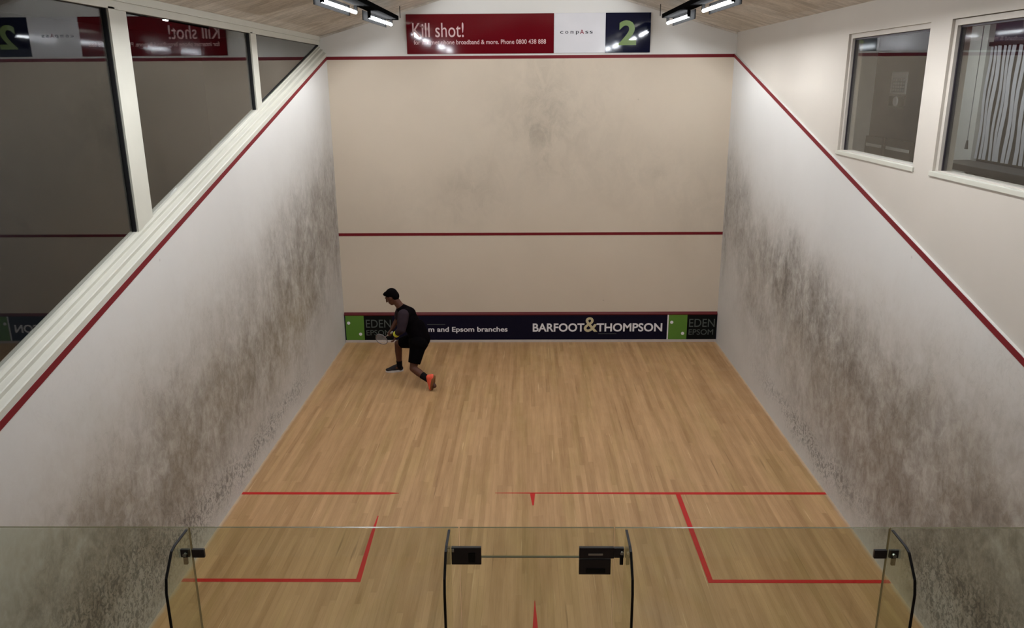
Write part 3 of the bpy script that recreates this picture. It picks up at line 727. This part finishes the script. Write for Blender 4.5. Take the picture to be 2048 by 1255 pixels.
# shoes: front one flat on the floor, rear one standing on its toe
def shoe(name, heel, toe, up, um, sm, lab):
    """heel and toe are points on the sole plane"""
    f = (toe-heel); L = f.length; f.normalize(); up = (V(up)-f*V(up).dot(f)).normalized(); s = f.cross(up)
    R = Matrix((f, s, up)).transposed()
    Q = lambda x, y, z: heel+R @ V((x, y, z))
    bm = B()
    ellip(bm, Q(L*.22, 0, .052), (.062, .040, .050), R); ellip(bm, Q(L*.52, 0, .048), (.09, .045, .045), R); ellip(bm, Q(L*.78, 0, .036), (.062, .048, .030), R)
    cone(bm, Q(L*.20, 0, .07), Q(L*.24, 0, .095), .041, .040); cone(bm, Q(L*.28, 0, .088), Q(L*.62, 0, .058), .043, .036)
    sh = blend(name, bm, um, P, .006, 5, .5); tag(sh, lab)
    bm = B(); out = []
    n = 28
    for i in range(n):
        a = 2*math.pi*i/n; cx = L/2+L/2*math.cos(a); wd = .043+.008*math.cos(a)-.006*math.cos(2*a)
        out.append((cx, wd*math.sin(a)*(1.12 if math.cos(a) > 0 else 1.0)))
    lo = [bm.verts.new(Q(x, y, 0)) for x, y in out]; hi = [bm.verts.new(Q(x, y*1.02, .024+.012*(1-x/L))) for x, y in out]
    bm.faces.new(lo[::-1]); bm.faces.new(hi)
    for i in range(n): bm.faces.new((lo[i], lo[(i+1) % n], hi[(i+1) % n], hi[i]))
    obj('sole', bm, sm, sh)
    bm = B()
    for k in range(4): 
        x = L*(.42+.08*k); tube(bm, [Q(x, -.024, .078-.008*k), Q(x+.004, 0, .087-.0085*k), Q(x, .024, .078-.008*k)], .0035, 6)
    obj('laces', bm, solem, sh)
shoe('shoe', V((-2.035, -1.50, .001)), V((-2.315, -1.545, .001)), (0, 0, 1), plain('black_shoe', lin(24, 18, 20), .6, .3), solem, 'black shoe with a white sole, flat on the floor')
shoe('shoe', V((-1.425, -2.36, .245)), V((-1.44, -2.345, -.022))+V((-.035, .0, .024)), (-1, .3, .1), coral, gum, 'coral shoe standing on its toe')
# wristband round the near wrist
bm = B(); dW = (wrL-elL).normalized(); c0 = wrL-dW*.075; c1 = wrL+dW*.012
tube(bm, [c0, c0.lerp(c1, .15), c0.lerp(c1, .85), c1], [.040, .050, .050, .040], 28)
blend('wristband', bm, bandm, P, .005, 2, .4)

# racket held by the far hand, head low in front of the player
gp0 = wrR+dR*.075+nR*.024
rk = empty('squash_racket', tuple(gp0), 'thin grey squash racket held low in front of the person', 'racket')
gm = plain('pale_racket_grip', lin(170, 170, 160), .8, .2); fm = plain('grey_racket_frame', lin(120, 116, 122), .35, .5)
sd = gripdir.cross(V((0, 0, 1))).normalized(); nn = gripdir.cross(sd).normalized()
sdr = (sd*.55+nn*.83).normalized()
obj('grip', tube(B(), [gp0-gripdir*.10, gp0-gripdir*.095, gp0+gripdir*.10, gp0+gripdir*.12], [.017, .0155, .0145, .010], 12), gm, rk, True)
obj('shaft', tube(B(), [gp0+gripdir*.115, gp0+gripdir*.24], .006, 10), fm, rk, True)
hc = gp0+gripdir*.40; A, Bq = .165, .098
bm = B(); pts = [hc+gripdir*(A*math.cos(t))+sdr*(Bq*math.sin(t)*(1-.12*-math.cos(t)*-1)) for t in [2*math.pi*i/40 for i in range(41)]]
tube(bm, pts, .0065, 8, False); bmesh.ops.remove_doubles(bm, verts=bm.verts, dist=.001)
for s in (-1, 1): tube(bm, [gp0+gripdir*.235, hc-gripdir*A*.9+sdr*s*Bq*.42], .005, 8)
obj('frame', bm, fm, rk, True)
bm = B()
for i in range(-7, 8):
    t = i/8; tube(bm, [hc+gripdir*A*t+sdr*Bq*math.sqrt(1-t*t)*.97, hc+gripdir*A*t-sdr*Bq*math.sqrt(1-t*t)*.97], .0009, 4)
for i in range(-5, 6):
    t = i/6; tube(bm, [hc+sdr*Bq*t+gripdir*A*math.sqrt(1-t*t)*.97, hc+sdr*Bq*t-gripdir*A*math.sqrt(1-t*t)*.97], .0009, 4)
obj('strings', bm, solem, rk)

# ================================================================== WORLD, CAMERA, VIEW
w = bpy.data.worlds.new('world'); scn.world = w; w.use_nodes = True
w.node_tree.nodes['Background'].inputs[0].default_value = (.5, .52, .55, 1); w.node_tree.nodes['Background'].inputs[1].default_value = .0
cam = bpy.data.cameras.new('camera'); co = bpy.data.objects.new('camera', cam); COL.objects.link(co)
co.location = (-0.05766, -13.5373, 4.4378); co.rotation_euler = (1.289398, 0.0063398, 0.0120485)
cam.sensor_width = 36; cam.lens = 1601.266/2048*36; cam.shift_x = (1024-1032.448)/2048; cam.shift_y = (625.85-627.5)/2048
cam.clip_start = .05; cam.clip_end = 100
scn.camera = co
scn.view_settings.view_transform = 'Standard'; scn.view_settings.look = 'None'; scn.view_settings.gamma = 1
scn.view_settings.use_curve_mapping = False
scn.view_settings.exposure = 1.80
